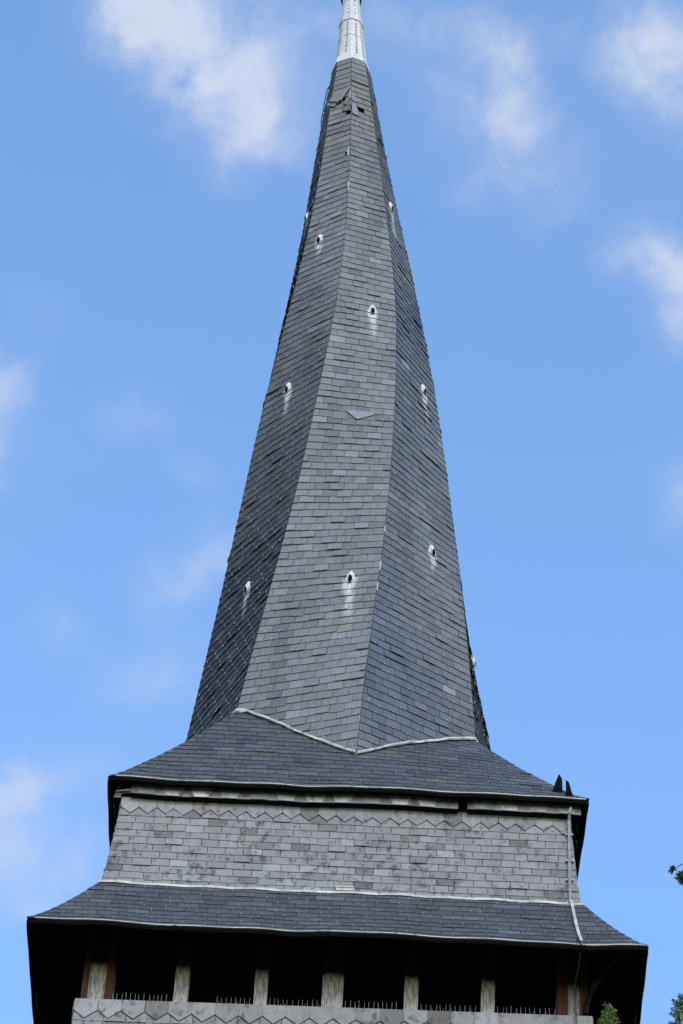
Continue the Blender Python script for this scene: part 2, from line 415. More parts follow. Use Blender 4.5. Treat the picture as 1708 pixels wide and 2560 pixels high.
HOLES = [(6, .965, 47.06, .09, .075), (6, .90, 46.62, .07, .05), (7, .22, 46.72, .08, .05), (6, .93, 45.46, .075, .08), (7, .13, 47.1, .06, .05)]
HP = [(spire_point(k, s, z), k, w, h) for k, s, z, w, h in HOLES]
CAPZ = 48.30
bd = MB()
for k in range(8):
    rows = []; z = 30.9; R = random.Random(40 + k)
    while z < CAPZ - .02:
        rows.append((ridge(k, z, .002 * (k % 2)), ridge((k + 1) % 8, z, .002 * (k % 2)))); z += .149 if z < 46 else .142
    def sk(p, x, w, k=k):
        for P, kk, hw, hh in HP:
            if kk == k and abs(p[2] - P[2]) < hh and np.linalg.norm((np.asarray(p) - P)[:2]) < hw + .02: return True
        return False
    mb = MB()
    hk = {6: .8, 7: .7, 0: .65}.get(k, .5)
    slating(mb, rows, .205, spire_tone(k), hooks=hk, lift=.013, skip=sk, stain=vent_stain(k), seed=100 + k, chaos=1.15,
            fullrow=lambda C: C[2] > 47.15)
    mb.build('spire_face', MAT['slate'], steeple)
    ring = []
    zz = np.linspace(30.6, CAPZ - .02, 40)
    for q in range(39):
        P = [ridge(k, zz[q], -.03), ridge((k + 1) % 8, zz[q], -.03), ridge((k + 1) % 8, zz[q + 1], -.03), ridge(k, zz[q + 1], -.03)]
        bd.face([bd.vert(p) for p in P])
bd.build('spire_boarding', MAT['board'], steeple)

# loose and slipped slates round the damaged ridge near the top
def plate_on(k, pts, t, thick=.009, tone=(.15, .15, .148), tilt=0.0, mb=None):
    """polygon of (s, z) on spire face k, proud by t"""
    m_ = mb or MB()
    zc = sum(p[1] for p in pts) / len(pts); n = spire_normal(k, zc)
    P = [spire_point(k, s, z) + n * (t + tilt * (zc - z)) for s, z in pts]
    m_.prism(P, n * thick, tone); return m_
dm = MB()
plate_on(6, [(.0, 47.17), (.46, 47.11), (.58, 47.22), (.1, 47.28)], .022, tone=(.13, .13, .122), mb=dm, tilt=.06)
plate_on(6, [(-.10, 47.06), (.42, 46.94), (.68, 47.13), (.58, 47.19), (-.02, 47.15)], .034, tone=(.14, .137, .128), mb=dm, tilt=.08)
plate_on(6, [(-.22, 46.98), (.22, 46.86), (.36, 46.97), (-.12, 47.07)], .020, tone=(.12, .12, .118), mb=dm, tilt=.10)
plate_on(6, [(.45, 46.96), (.60, 46.97), (.985, 47.30), (.985, 47.36), (.66, 47.22)], .046, tone=(.16, .158, .15), mb=dm, tilt=.05)
plate_on(6, [(.66, 46.86), (.86, 46.80), (.97, 46.96), (.9, 47.1), (.74, 47.04)], .018, tone=(.11, .11, .108), mb=dm, tilt=.10)
plate_on(6, [(.62, 46.70), (.84, 46.62), (.96, 46.80), (.9, 46.84)], .024, tone=(.10, .10, .10), mb=dm, tilt=.05)
plate_on(7, [(.02, 46.55), (.30, 46.52), (.30, 46.70), (.18, 46.80), (.02, 46.80)], .022, tone=(.17, .18, .195), mb=dm, tilt=.06)
plate_on(7, [(.02, 46.95), (.16, 46.92), (.16, 47.12), (.02, 47.12)], .016, tone=(.13, .15, .17), mb=dm)
dm.build('damaged_slates', MAT['slate'], steeple)
for (k, pts, t) in ((6, [(.93, 47.02), (.99, 47.0), (.995, 47.24), (.95, 47.2)], .012), (7, [(.005, 47.0), (.05, 46.99), (.03, 47.2), (.005, 47.24)], .010),
                    (6, [(.91, 45.36), (.99, 45.34), (.99, 45.60), (.94, 45.58)], .012), (6, [(.86, 45.47), (.95, 45.455), (.95, 45.475), (.86, 45.49)], .014),
                    (7, [(.05, 46.80), (.26, 46.76), (.26, 46.775), (.05, 46.815)], .012)):
    plate_on(k, pts, t, .01).build('exposed_lath', MAT['lath'], steeple)

# a triangular slate that has slid down and lodged on the centre face
tri = plate_on(7, [(.40, 38.67), (.42, 38.62), (.548, 38.47), (.76, 38.615), (.72, 38.68)], .019, .008, tone=(.17, .185, .205), tilt=.03)
o = tri.build('slipped_slate', MAT['slate'], None, origin=spire_point(7, .55, 38.5))
o['label'] = 'loose pointed slate slid out of place on the centre face of the spire'; o['category'] = 'slate'

# zinc bits along the ridges, pale strip on the right-hand ridge
def ridge_strip(k, z0, z1, w, out, mat, name):
    m_ = MB(); n = max(2, int((z1 - z0) / .25)); zz = np.linspace(z0, z1, n + 1)
    for q in range(n):
        A0, A1 = ridge(k, zz[q], out), ridge(k, zz[q + 1], out)
        l = unit(ridge((k - 1) % 8, zz[q]) - ridge(k, zz[q])) * w; r = unit(ridge((k + 1) % 8, zz[q]) - ridge(k, zz[q])) * w
        a = [m_.vert(p) for p in (A0 + l, A0, A0 + r, A1 + r, A1, A1 + l)]
        m_.face((a[0], a[1], a[4], a[5])); m_.face((a[1], a[2], a[3], a[4]))
    return m_.build(name, mat, steeple)
ridge_strip(1, 42.95, 43.85, .035, .03, MAT['lath'], 'ridge_batten')
for z0, z1 in ((35.88, 36.0), (35.0, 35.2), (34.55, 34.72)):
    ridge_strip(0 if z0 < 45 else 7, z0, z1, .008, .022, MAT['zinc'], 'ridge_clip')
ridge_strip(7, 44.35, 44.6, .010, .022, MAT['zinc'], 'ridge_clip')

# roof vents
for k, s, z in VENTS:
    P = spire_point(k, s, z); n = spire_normal(k, z); e = unit(ridge((k + 1) % 8, z) - ridge(k, z)); upv = unit(np.cross(n, e))
    ax = unit(upv * -1.0 + n * .27)                   # hood axis, pointing down and out
    top = P + upv * .12 + n * .002; r_ = .034
    side = e; nn = unit(np.cross(side, ax));  nn = nn if nn @ n > 0 else -nn
    m_ = MB(); N = 14
    def ring(c, rr): return [c + rr * (math.cos(q) * side + math.sin(q) * nn) for q in np.linspace(0, 2 * math.pi, N, endpoint=False)]
    c0, c1 = top, top + ax * .18
    A = [m_.vert(p) for p in ring(c0, r_ * .95)]; cut = [-ax * .055 * math.sin(q) for q in np.linspace(0, 2 * math.pi, N, endpoint=False)]
    B = [m_.vert(p + w_) for p, w_ in zip(ring(c1, r_), cut)]; C = [m_.vert(p + w_) for p, w_ in zip(ring(c1, r_ * .88), cut)]; D = [m_.vert(p + w_ - ax * .012) for p, w_ in zip(ring(c1, r_ * .86), cut)]
    for q in range(N):
        p2 = (q + 1) % N
        m_.face((A[q], A[p2], B[p2], B[q]), 0); m_.face((B[q], B[p2], C[p2], C[q]), 0); m_.face((C[q], C[p2], D[p2], D[q]), 1)
    m_.face(D, 1); m_.face(A[::-1], 0)  # near-black disc just inside the mouth stands in for the shaded bore
    v = m_.build('roof_vent', [MAT['zinc_cap'], MAT['tube_dark']], steeple, origin=P)
    m_ = MB()
    w = .085
    poly = [P + e * -w + upv * -.05, P + e * -.055 + upv * .0, P + e * -.05 + upv * .09, P + e * .05 + upv * .09, P + e * .055 + upv * .0, P + e * w + upv * -.035, P + e * .05 + upv * -.06, P + e * -.05 + upv * -.07]
    m_.prism([q + n * .016 for q in poly], n * .006)
    m_.build('vent_apron', MAT['zinc_cap'], v, origin=P)

# zinc cap
CAPP = [(48.21, .322, -.690, -.617), (48.38, .296, -.697, -.622), (48.62, .262, -.702, -.628), (48.9, .238, -.71, -.635), (49.02, .226, -.716, -.638), (49.35, .208, -.728, -.645), (49.62, .190, -.742, -.65), (49.95, .157, -.756, -.655), (50.27, .146, -.770, -.66), (51.6, .08, -.81, -.68)]
cm = MB(); PH = .754
def capring(z, r_, x, y, m_, o_=0.0, sm=1.0):
    n = 16
    out = []
    for q in range(n):
        a = PH + q * 2 * math.pi / n
        f = 1.0 if q % 2 == 0 else (math.cos(math.pi / 8) * (1 - sm) + sm)
        out.append(m_.vert((x + (r_ + o_) * f * math.sin(a), y - (r_ + o_) * f * math.cos(a), z)))
    return out
prev = None
for i, (z, r_, x, y) in enumerate(CAPP):
    sm = min(1, max(0, (z - 48.6) / 1.4))
    cur = capring(z, r_, x, y, cm, 0, sm)
    if prev:
        for q in range(16): cm.face((prev[q], prev[(q + 1) % 16], cur[(q + 1) % 16], cur[q]))
    else: cm.face(cur[::-1])
    prev = cur
cm.face(prev)
def capat(z):
    for i in range(len(CAPP) - 1):
        if CAPP[i][0] <= z <= CAPP[i + 1][0]:
            t = (z - CAPP[i][0]) / (CAPP[i + 1][0] - CAPP[i][0]); return [CAPP[i][j] * (1 - t) + CAPP[i + 1][j] * t for j in range(4)]
for z0, z1, cnt in ((48.5, 49.0, 7), (49.06, 49.46, 7), (49.7, 50.1, 4)):
    for z in np.linspace(z0, z1, cnt):
        for a in (-.32, .36):
            c = capat(z); rr = c[1] * .95 + .012
            zz = z + rnd.gauss(0, .012)
            x, y = c[2] + rr * math.sin(a + .0), c[3] - rr * math.cos(a)
            cm.box(x - .009, x + .009, y - .006, y + .03, zz - .009, zz + .012 + rnd.random() * .03, mi=1)
cap = cm.build('spire_cap', [MAT['zinc_cap'], MAT['zinc_drip']], steeple)
def band(z0, z1, o_, name, mat):
    m_ = MB(); a = capat(z0); b_ = capat(z1); sm = min(1, max(0, (z0 - 48.6) / 1.4))
    r = [capring(z0, a[1], a[2], a[3], m_, 0.0, sm), capring(z0, a[1], a[2], a[3], m_, o_, sm), capring(z1, b_[1], b_[2], b_[3], m_, o_, sm), capring(z1, b_[1], b_[2], b_[3], m_, 0.0, sm)]
    for j in range(3):
        for q in range(16): m_.face((r[j][q], r[j][(q + 1) % 16], r[j + 1][(q + 1) % 16], r[j + 1][q]))
    return m_.build(name, mat, cap)
band(48.22, 48.38, .012, 'cap_band', MAT['zinc_cap']); band(49.50, 49.66, .014, 'cap_band', MAT['zinc_cap']); band(50.12, 50.15, .006, 'cap_band', MAT['zinc_cap'])
band(49.02, 49.035, .004, 'cap_seam', MAT['zinc_drip']); band(49.486, 49.5, .006, 'cap_seam', MAT['zinc_drip'])
band(50.29, 50.45, .035, 'cap_collar', MAT['cable'])
# flat standing seams on the left of the cap
for a in (-.78, .80):
    m_ = MB()
    m_.tube([(lambda c: (c[2] + (c[1] + .004) * math.sin(a), c[3] - (c[1] + .004) * math.cos(a), z))(capat(z)) for z in np.linspace(48.45, 49.48, 8)], .012, 5)
    m_.build('cap_seam', MAT['lath'], cap)

# lightning conductor cables hanging along both outlines of the spire
def cable(pts, r, name='conductor_cable', mat='cable'):
    m_ = MB(); m_.tube(pts, r, 6); return m_.build(name, MAT[mat], steeple)
cable([(-.98, -.45, 48.40), (-1.03, -.45, 48.1), (-1.07, -.45, 47.98), (-1.10, -.45, 47.57), (-1.105, -.45, 47.4), (-1.13, -.45, 47.1), (-1.115, -.45, 46.9), (-1.12, -.45, 46.6)], .010)
cable([(-.265, -.4, 47.9), (-.2, -.4, 47.37), (-.13, -.4, 46.93), (-.075, -.4, 46.55), (-.01, -.4, 46.07), (.05, -.4, 45.69), (.11, -.4, 45.25)], .011)
m_ = MB()
m_.prism([(-.13, -.4, 46.98), (-.10, -.4, 46.80), (-.06, -.4, 46.5), (-.10, -.4, 46.6)], (0, .012, 0), (.05, .055, .065)); m_.build('lifted_slate', MAT['slate'], steeple)
for pts in ([(.03, -.4, 45.82), (.075, -.4, 45.66)], [(-.10, -.42, 46.15), (-.02, -.42, 46.14)], [(-.10, -.42, 46.10), (-.015, -.42, 46.08)]):
    m_ = MB(); m_.tube(pts, .007, 5); m_.build('cable_bracket', MAT['cable'], steeple)
cable([(.80, -.1, 41.35), (.86, -.1, 41.15), (.905, -.1, 40.95), (.92, -.1, 40.7), (.93, -.1, 40.45)], .008, 'loose_strap')

# ------------------------------------------------------------------ flared square roofs
UP = [(2.97, 29.985), (2.80, 30.185), (2.53, 30.64), (2.17, 31.25), (1.80, 31.92), (1.59, 32.32), (1.30, 32.85)]
UPF = [(0, 29.985), (.11, 30.18), (.32, 30.67), (.575, 31.28), (.84, 31.97), (1.0, 32.4), (1.2, 32.95)]
UPC0 = [(-2.955, -2.965), (2.99, -2.965), (2.78, 2.97), (-3.0, 2.97)]
def _uptop():
    a, b_ = ridge(3, 32.4), ridge(5, 32.4)
    return [(-1.52, -1.70), (1.625, -1.325), (a[0], a[1] + .05), (b_[0], b_[1] + .05)]
UPC1 = _uptop()
def upcorner(i, z):
    f = np.interp(z, [p[1] for p in UPF], [p[0] for p in UPF]); i %= 4
    return np.array([UPC0[i][0] * (1 - f) + UPC1[i][0] * f, UPC0[i][1] * (1 - f) + UPC1[i][1] * f, z])
def front_bulge(x, z):
    return .085 * np.interp(z, [29.98, 31.0, 32.4], [0, 1, 1.0]) * max(0, math.cos(x * math.pi / 2 / max(.5, upcorner(1, z)[0])))
def warp_eave(p, h=2.97):
    u, v = (p[0] / h + 1) / 2, (p[1] / h + 1) / 2; q = UPC0
    return (q[0][0] * (1 - u) * (1 - v) + q[1][0] * u * (1 - v) + q[2][0] * u * v + q[3][0] * (1 - u) * v,
            q[0][1] * (1 - u) * (1 - v) + q[1][1] * u * (1 - v) + q[2][1] * u * v + q[3][1] * (1 - u) * v, p[2])
LO = [(3.61, 27.125), (3.50, 27.255), (3.29, 27.60), (3.07, 28.0), (2.90, 28.335)]
def prof(P, n):
    d = [0]
    for i in range(len(P) - 1): d.append(d[-1] + math.hypot(P[i + 1][0] - P[i][0], P[i + 1][1] - P[i][1]))
    t = np.linspace(0, d[-1], n + 1)
    return [(np.interp(q, d, [p[0] for p in P]), np.interp(q, d, [p[1] for p in P])) for q in t]
def turn(p, s):
    for _ in range(s): p = (-p[1], p[0], p[2])
    return np.array(p, float)
def sag(x, s): return .012 * math.sin(x * 1.7 + s * 2 + .6) + .009 * math.sin(x * 3.9 + s) + .006 * math.sin(x * 7.3 + 2)
def skirt_tone(p, x, w, R):
    cl = vn(p[0] * .8 + 20, p[2] * 1.4 + 9)
    c = mixc((.052, .054, .057), (.045, .051, .060), cl)
    r = R.random()
    if r < .10: c = mixc(c, BLUE, .45)
    elif r < .2: c = mixc(c, (.07, .072, .073), .7)
    elif r < .23: c = mixc(c, (.075, .070, .058), .6)
    k2 = math.exp(R.gauss(0, .10)); return tuple(v * k2 for v in c)

def eave_set(P, gauge_n, seed, hw_wall, zs_off):
    pr = prof(P, gauge_n)
    for s in range(4):
        rows = [(turn((-h, -h, z), s), turn((h, -h, z), s)) for h, z in pr]
        if P is UP:
            rows = [(upcorner(s, z), upcorner(s + 1, z)) for h, z in pr]
        mb = MB()
        # split every course into short runs so that the rows can sag like the old eaves do
        slating(mb, rows, .262, skirt_tone, hooks=.97, lift=.010, seed=seed + s, chaos=.5)
        if P is UP and s == 0: mb.v = [(x, y - front_bulge(x, z), z) for x, y, z in mb.v]
        zmid = P[0][1]
        for i, v in enumerate(mb.v):
            x = v[0] if s % 2 == 0 else v[1]
            f = max(0, 1 - (v[2] - zmid) / 1.2)
            mb.v[i] = (v[0], v[1], v[2] + sag(x, s) * f)
        mb.build('roof_slope', MAT['slate'], steeple)
        # boarding under the slates
        bm_ = MB()
        for i in range(len(P) - 1):
            q = [turn((-P[i][0] + .02, -P[i][0] + .03, P[i][1] - .02), s), turn((P[i][0] - .02, -P[i][0] + .03, P[i][1] - .02), s),
                 turn((P[i + 1][0] - .02, -P[i + 1][0] + .03, P[i + 1][1] - .02), s), turn((-P[i + 1][0] + .02, -P[i + 1][0] + .03, P[i + 1][1] - .02), s)]
            if P is UP:
                q = [upcorner(s, P[i][1]), upcorner(s + 1, P[i][1]), upcorner(s + 1, P[i + 1][1]), upcorner(s, P[i + 1][1])]
                q = [v * np.array([.992, .992, 1]) - np.array([0, 0, .02]) for v in q]
            bm_.face([bm_.vert(p) for p in q])
        bm_.build('roof_boarding', MAT['board'], steeple)
        # drip edge (bright zinc lip) and the dark fascia under it
        h, z = P[0]
        dm_ = MB(); fm = MB(); n = 46
        xs = np.linspace(-h + .09, h - (.03 if s == 0 else .09), n + 1)
        for i in range(n):
            za, zb = z + sag(xs[i], s), z + sag(xs[i + 1], s)
            ja, jb = .003 * math.sin(xs[i] * 9), .003 * math.sin(xs[i + 1] * 9)
            q = [(xs[i], -h - .016 + ja, za - .010), (xs[i + 1], -h - .016 + jb, zb - .010), (xs[i + 1], -h + .05, zb - .016), (xs[i], -h + .05, za - .016),
                 (xs[i], -h - .015 + ja, za + .004), (xs[i + 1], -h - .015 + jb, zb + .004), (xs[i + 1], -h + .05, zb + .012), (xs[i], -h + .05, za + .012)]
            dm_.hexa([turn(p, s) for p in q])
        xs = np.linspace(-h, h, n + 1)
        for i in range(n):
            za, zb = z + sag(xs[i], s), z + sag(xs[i + 1], s)
            q = [(xs[i], -h - .004, za - .075), (xs[i + 1], -h - .004, zb - .075), (xs[i + 1], -h + .035, zb - .075), (xs[i], -h + .035, za - .075),
                 (xs[i], -h - .004, za - .022), (xs[i + 1], -h - .004, zb - .022), (xs[i + 1], -h + .035, zb - .022), (xs[i], -h + .035, za - .022)]
            fm.hexa([turn(p, s) for p in q])
        if P is UP:
            dm_.v = [warp_eave(v) for v in dm_.v]; fm.v = [warp_eave(v) for v in fm.v]
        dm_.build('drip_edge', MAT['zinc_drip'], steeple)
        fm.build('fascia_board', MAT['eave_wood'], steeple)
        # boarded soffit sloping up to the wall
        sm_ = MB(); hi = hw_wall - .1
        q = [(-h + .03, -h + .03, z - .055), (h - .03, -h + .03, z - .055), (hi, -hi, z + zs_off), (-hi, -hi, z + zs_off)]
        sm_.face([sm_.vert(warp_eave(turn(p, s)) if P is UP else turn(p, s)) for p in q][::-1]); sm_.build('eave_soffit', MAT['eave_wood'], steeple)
eave_set(UP, 21, 300, 2.8, .12)
eave_set(LO, 10, 400, 2.9, .95)

# zinc flashing where the spire meets the upper roof, traced along the junction
def roof_edge(P):
    """signed distance (and outward normal) of a point to the nearest slope of the upper roof at its own height"""
    best = None
    for i in range(4):
        a, b_ = upcorner(i, P[2]), upcorner(i + 1, P[2]); e = unit(b_ - a); nrm = np.array([e[1], -e[0], 0])
        d = (P - a) @ nrm - (front_bulge(P[0], P[2]) if i == 0 else 0)
        if best is None or d > best[0]: best = (d, nrm)
    return best
def junction(k, s):
    """where spire face k at fraction s meets the square roof"""
    zz = 30.4
    while zz < 33.5:
        P = spire_point(k, s, zz)
        if roof_edge(P)[0] >= 0: return P
        zz += .004
    return P
for k in range(8):
    m_ = MB(); n = 12; top = []; bot = []
    for i in range(n + 1):
        P = junction(k, i / n); nn = spire_normal(k, P[2])
        sd = roof_edge(P)[1]
        tl = unit(np.array([-sd[0] * .5, -sd[1] * .5, .86]))            # up the roof slope
        wob = .012 * math.sin((i // 3) * 2.3 + k * 1.7) + .003 * math.sin(i * 2.9)
        a = P + np.array([0, 0, .050 + wob]) + nn * .028; b_ = P + sd * .040 - tl * (.022 - wob); mid = P + (sd * .028 + nn * .028) + np.array([0, 0, .006])
        top.append((m_.vert(a), m_.vert(mid), m_.vert(b_)))
    for i in range(n):
        t0, t1 = top[i], top[i + 1]
        m_.face((t0[1], t1[1], t1[0], t0[0])); m_.face((t0[2], t1[2], t1[1], t0[1]))
    m_.build('zinc_flashing', MAT['zinc'], steeple)

# dark ridge pieces left standing on the right-hand hip of the upper roof
m_ = MB(); m_.prism([(2.548, -2.72, 30.25), (2.566, -2.72, 30.347), (2.639, -2.72, 30.60), (2.672, -2.72, 30.535), (2.682, -2.72, 30.18)], (.01, .03, 0)); m_.build('ridge_shard', MAT['shard'], steeple)
m_ = MB(); m_.prism([(2.735, -2.85, 30.05), (2.703, -2.85, 30.19), (2.718, -2.85, 30.191), (2.716, -2.85, 30.385), (2.755, -2.85, 30.345), (2.820, -2.85, 30.03)], (.01, .03, 0)); m_.build('ridge_shard', MAT['shard'], steeple)

# ------------------------------------------------------------------ slate wall between the two roofs
WALL = [(2.885, 28.31), (2.87, 28.45), (2.85, 28.65), (2.79, 29.45), (2.765, 29.80)]
def wall_h(z): return np.interp(z, [p[1] for p in WALL], [p[0] for p in WALL])
WG, WV, WD = (.192, .189, .190), (.170, .166, .169), (.085, .08, .078)
def wall_tone(p, x, w, R):
    c = mixc(WG, WV, R.random())
    r = R.random()
    if r < .08: c = mixc(c, WD, R.uniform(.4, .9))
    elif r < .16: c = mixc(c, (.235, .237, .245), .8)
    k2 = math.exp(R.gauss(0, .06)); return tuple(v * k2 for v in c)
def chevrons(mb, xs0, xs1, pitch, ztop, zshoulder, ztip, hfun, s, seed, lift, tone=wall_tone):
    R = random.Random(seed); n = int(round((xs1 - xs0) / pitch)); pitch = (xs1 - xs0) / n
    for i in range(n):
        a = xs0 + i * pitch; b_ = a + pitch; a += .0015; b_ -= .0015
        if R.random() < .1: a += .006
        mid = (a + b_) / 2 + R.gauss(0, .006); c = tone(None, 0, 1, R); dz = R.gauss(0, .006); t = lift + R.random() * .004
        poly = []
        for (x, z) in ((a, ztop), (a, zshoulder + dz), (mid, ztip + dz), (b_, zshoulder + dz), (b_, ztop)):
            f = (ztop - z) / (ztop - ztip)
            poly.append(turn((x, -hfun(z) - .004 - t * f, z), s))
        mb.prism(poly, turn((0, -.006, 0), s), c)
for s in range(4):
    zz = [28.30 + i * .1215 for i in range(12)]
    rows = [(turn((-wall_h(z), -wall_h(z), z), s), turn((wall_h(z), -wall_h(z), z), s)) for z in zz]
    mb = MB()
    slating(mb, rows, .224, wall_tone, hooks=.12, lift=.011, seed=500 + s, chaos=.9, gap=.007)
    for x in np.arange(-2.6, 2.6, .23):
        pass
    chevrons(mb, -2.775, 2.775, .224, 29.83, 29.67, 29.56, wall_h, s, 520 + s, .012)
    R = random.Random(530 + s)
    for _ in range(80):                                    # pale nail heads
        x = R.uniform(-2.7, 2.7); z = R.uniform(28.4, 29.7); h = wall_h(z) + .018
        q = [(x - .008, -h - .004, z - .008), (x + .008, -h - .004, z - .008), (x + .008, -h + .02, z - .008), (x - .008, -h + .02, z - .008),
             (x - .008, -h - .004, z + .01), (x + .008, -h - .004, z + .01), (x + .008, -h + .02, z + .01), (x - .008, -h + .02, z + .01)]
        mb.hexa([turn(p, s) for p in q], (.30, .285, .26))
    mb.build('slate_wall', MAT['wall_slate'], steeple)
    bm_ = MB()
    for i in range(len(WALL) - 1):
        (h0, z0), (h1, z1) = WALL[i], WALL[i + 1]
        q = [turn((-h0, -h0 + .02, z0), s), turn((h0, -h0 + .02, z0), s), turn((h1, -h1 + .02, z1 + (.3 if i == 3 else 0)), s), turn((-h1, -h1 + .02, z1 + (.3 if i == 3 else 0)), s)]
        bm_.face([bm_.vert(p) for p in q])
    bm_.build('wall_boarding', MAT['board'], steeple)
    # slate-clad cornice board under the upper eave, in two lengths on the front
    for x0, x1 in ((-2.665, 1.385), (1.50, 2.90)) if s == 0 else ((-2.8, 2.8),):
        m_ = MB(); n = max(4, int((x1 - x0) / .3))
        dark_t = (.125, .122, .12)
        xs = np.linspace(x0, x1, n + 1)
        def yb(x, z): return -2.845 - .03 * (30.0 - z) / .2
        def zb(x): return 29.80 + sag(x, s) * .8
        for i in range(n):
            a, b_ = xs[i], xs[i + 1]
            q = [(a, yb(a, 29.8), zb(a)), (b_, yb(b_, 29.8), zb(b_)), (b_, -2.79, zb(b_)), (a, -2.79, zb(a)), (a, yb(a, 30), 30.03), (b_, yb(b_, 30), 30.03), (b_, -2.79, 30.03), (a, -2.79, 30.03)]
            m_.hexa([turn(p, s) for p in q], tuple(v * (.8 + .45 * ((i * 7919) % 11) / 11) for v in dark_t)); m_.mi[-6] = 1  # underside face in near-black: shade below the cornice painted in
        # downward-pointing slates cut off by the board's edge show as pale trapezoids
        x = x0 + .04; j = 0
        while x + .31 < x1:
            w1, w2 = .30, .175
            c = wall_tone(None, 0, 1, rnd); k2 = 1.4 if (j % 4 != 0) else .8
            c = tuple(v * k2 for v in c)
            q = []
            for (xx, z) in ((x, 30.0), (x + (w1 - w2) / 2, zb(x + .06) + .002), (x + (w1 + w2) / 2, zb(x + .2) + .002), (x + w1, 30.0)):
                q.append(turn((xx, yb(xx, z) - .004, z), s))
            m_.prism(q, turn((0, -.003, 0), s), c)
            x += .345 * (1 + rnd.gauss(0, .04)); j += 1
        m_.build('cornice_board', [MAT['wall_slate'], MAT['board']], steeple)
# frayed timber end sticking out at the left end of the cornice
m_ = MB()
for i in range(5):
    y = -2.84 + i * .014; m_.tube([(-2.64, y, 29.90 + .012 * (i % 2)), (-2.76, y + .01, 29.895 + .01 * (i % 3)), (-2.86 + .02 * i, y + .01, 29.87 + .012 * (i % 3))], [.016, .012, .003], 5)
m_.build('splintered_beam_end', MAT['lath'], steeple)

# flashing strip between the wall and the lower roof
for s in range(4):
    m_ = MB(); n = 40; xs = np.linspace(-2.915, 2.915, n + 1)
    for i in range(n):
        def w_(x): return sag(x, s) * .5 + .006 * math.sin(x * 11 + s)
        a, b_ = xs[i], xs[i + 1]
        q = [(a, -2.945, 28.285 + w_(a)), (b_, -2.945, 28.285 + w_(b_)), (b_, -2.90, 28.31 + w_(b_)), (a, -2.90, 28.31 + w_(a)),
             (a, -2.925, 28.337 + w_(a)), (b_, -2.925, 28.337 + w_(b_)), (b_, -2.875, 28.345 + w_(b_)), (a, -2.875, 28.345 + w_(a))]
        m_.hexa([turn(p, s) for p in q])
    if s == 0: m_.box(-.06, .165, -2.935, -2.90, 28.345, 28.385); m_.box(-.07, .155, -2.94, -2.90, 28.392, 28.412)
    m_.build('zinc_flashing', MAT['zinc'], steeple)

# lightning conductor strip down the right of the front
m_ = MB()
path = [(2.775, -2.90, 29.88), (2.755, -2.90, 29.78), (2.757, -2.845, 29.70), (2.757, -2.85, 29.2), (2.757, -2.885, 28.75), (2.76, -2.945, 28.34), (2.775, -2.97, 28.27), (2.80, -3.26, 27.72), (2.825, -3.47, 27.36), (2.84, -3.635, 27.14), (2.84, -3.64, 27.08), (2.83, -3.3, 27.05), (2.80, -3.03, 26.98), (2.805, -3.03, 26.60), (2.81, -3.10, 26.46), (2.81, -3.10, 24.0)]
for i in range(len(path) - 1):
    a, b_ = np.array(path[i]), np.array(path[i + 1]); t = unit(b_ - a); e = np.array([1., 0, 0]); n = unit(np.cross(e, t)); n = n if n[1] < 0 or (abs(n[1]) < .3 and n[2] < 0) else -n
    wd = .018 if i < 9 else .012
    q = [a - e * wd, a + e * wd, b_ + e * wd, b_ - e * wd]
    m_.hexa(q + [p + n * .012 for p in q], mi=1 if 5 <= i < 9 else (2 if i >= 9 else 0))
cs = m_.build('conductor_strip', [MAT['copper'], MAT['zinc'], MAT['cable']], steeple)
for z in (29.50, 29.05, 28.72, 28.33):
    m_ = MB(); h = wall_h(z) + .01; m_.box(2.71, 2.805, -h - .035, -h + .01, z - .012, z + .012); m_.build('strip_clamp', MAT['zinc_drip'], cs)

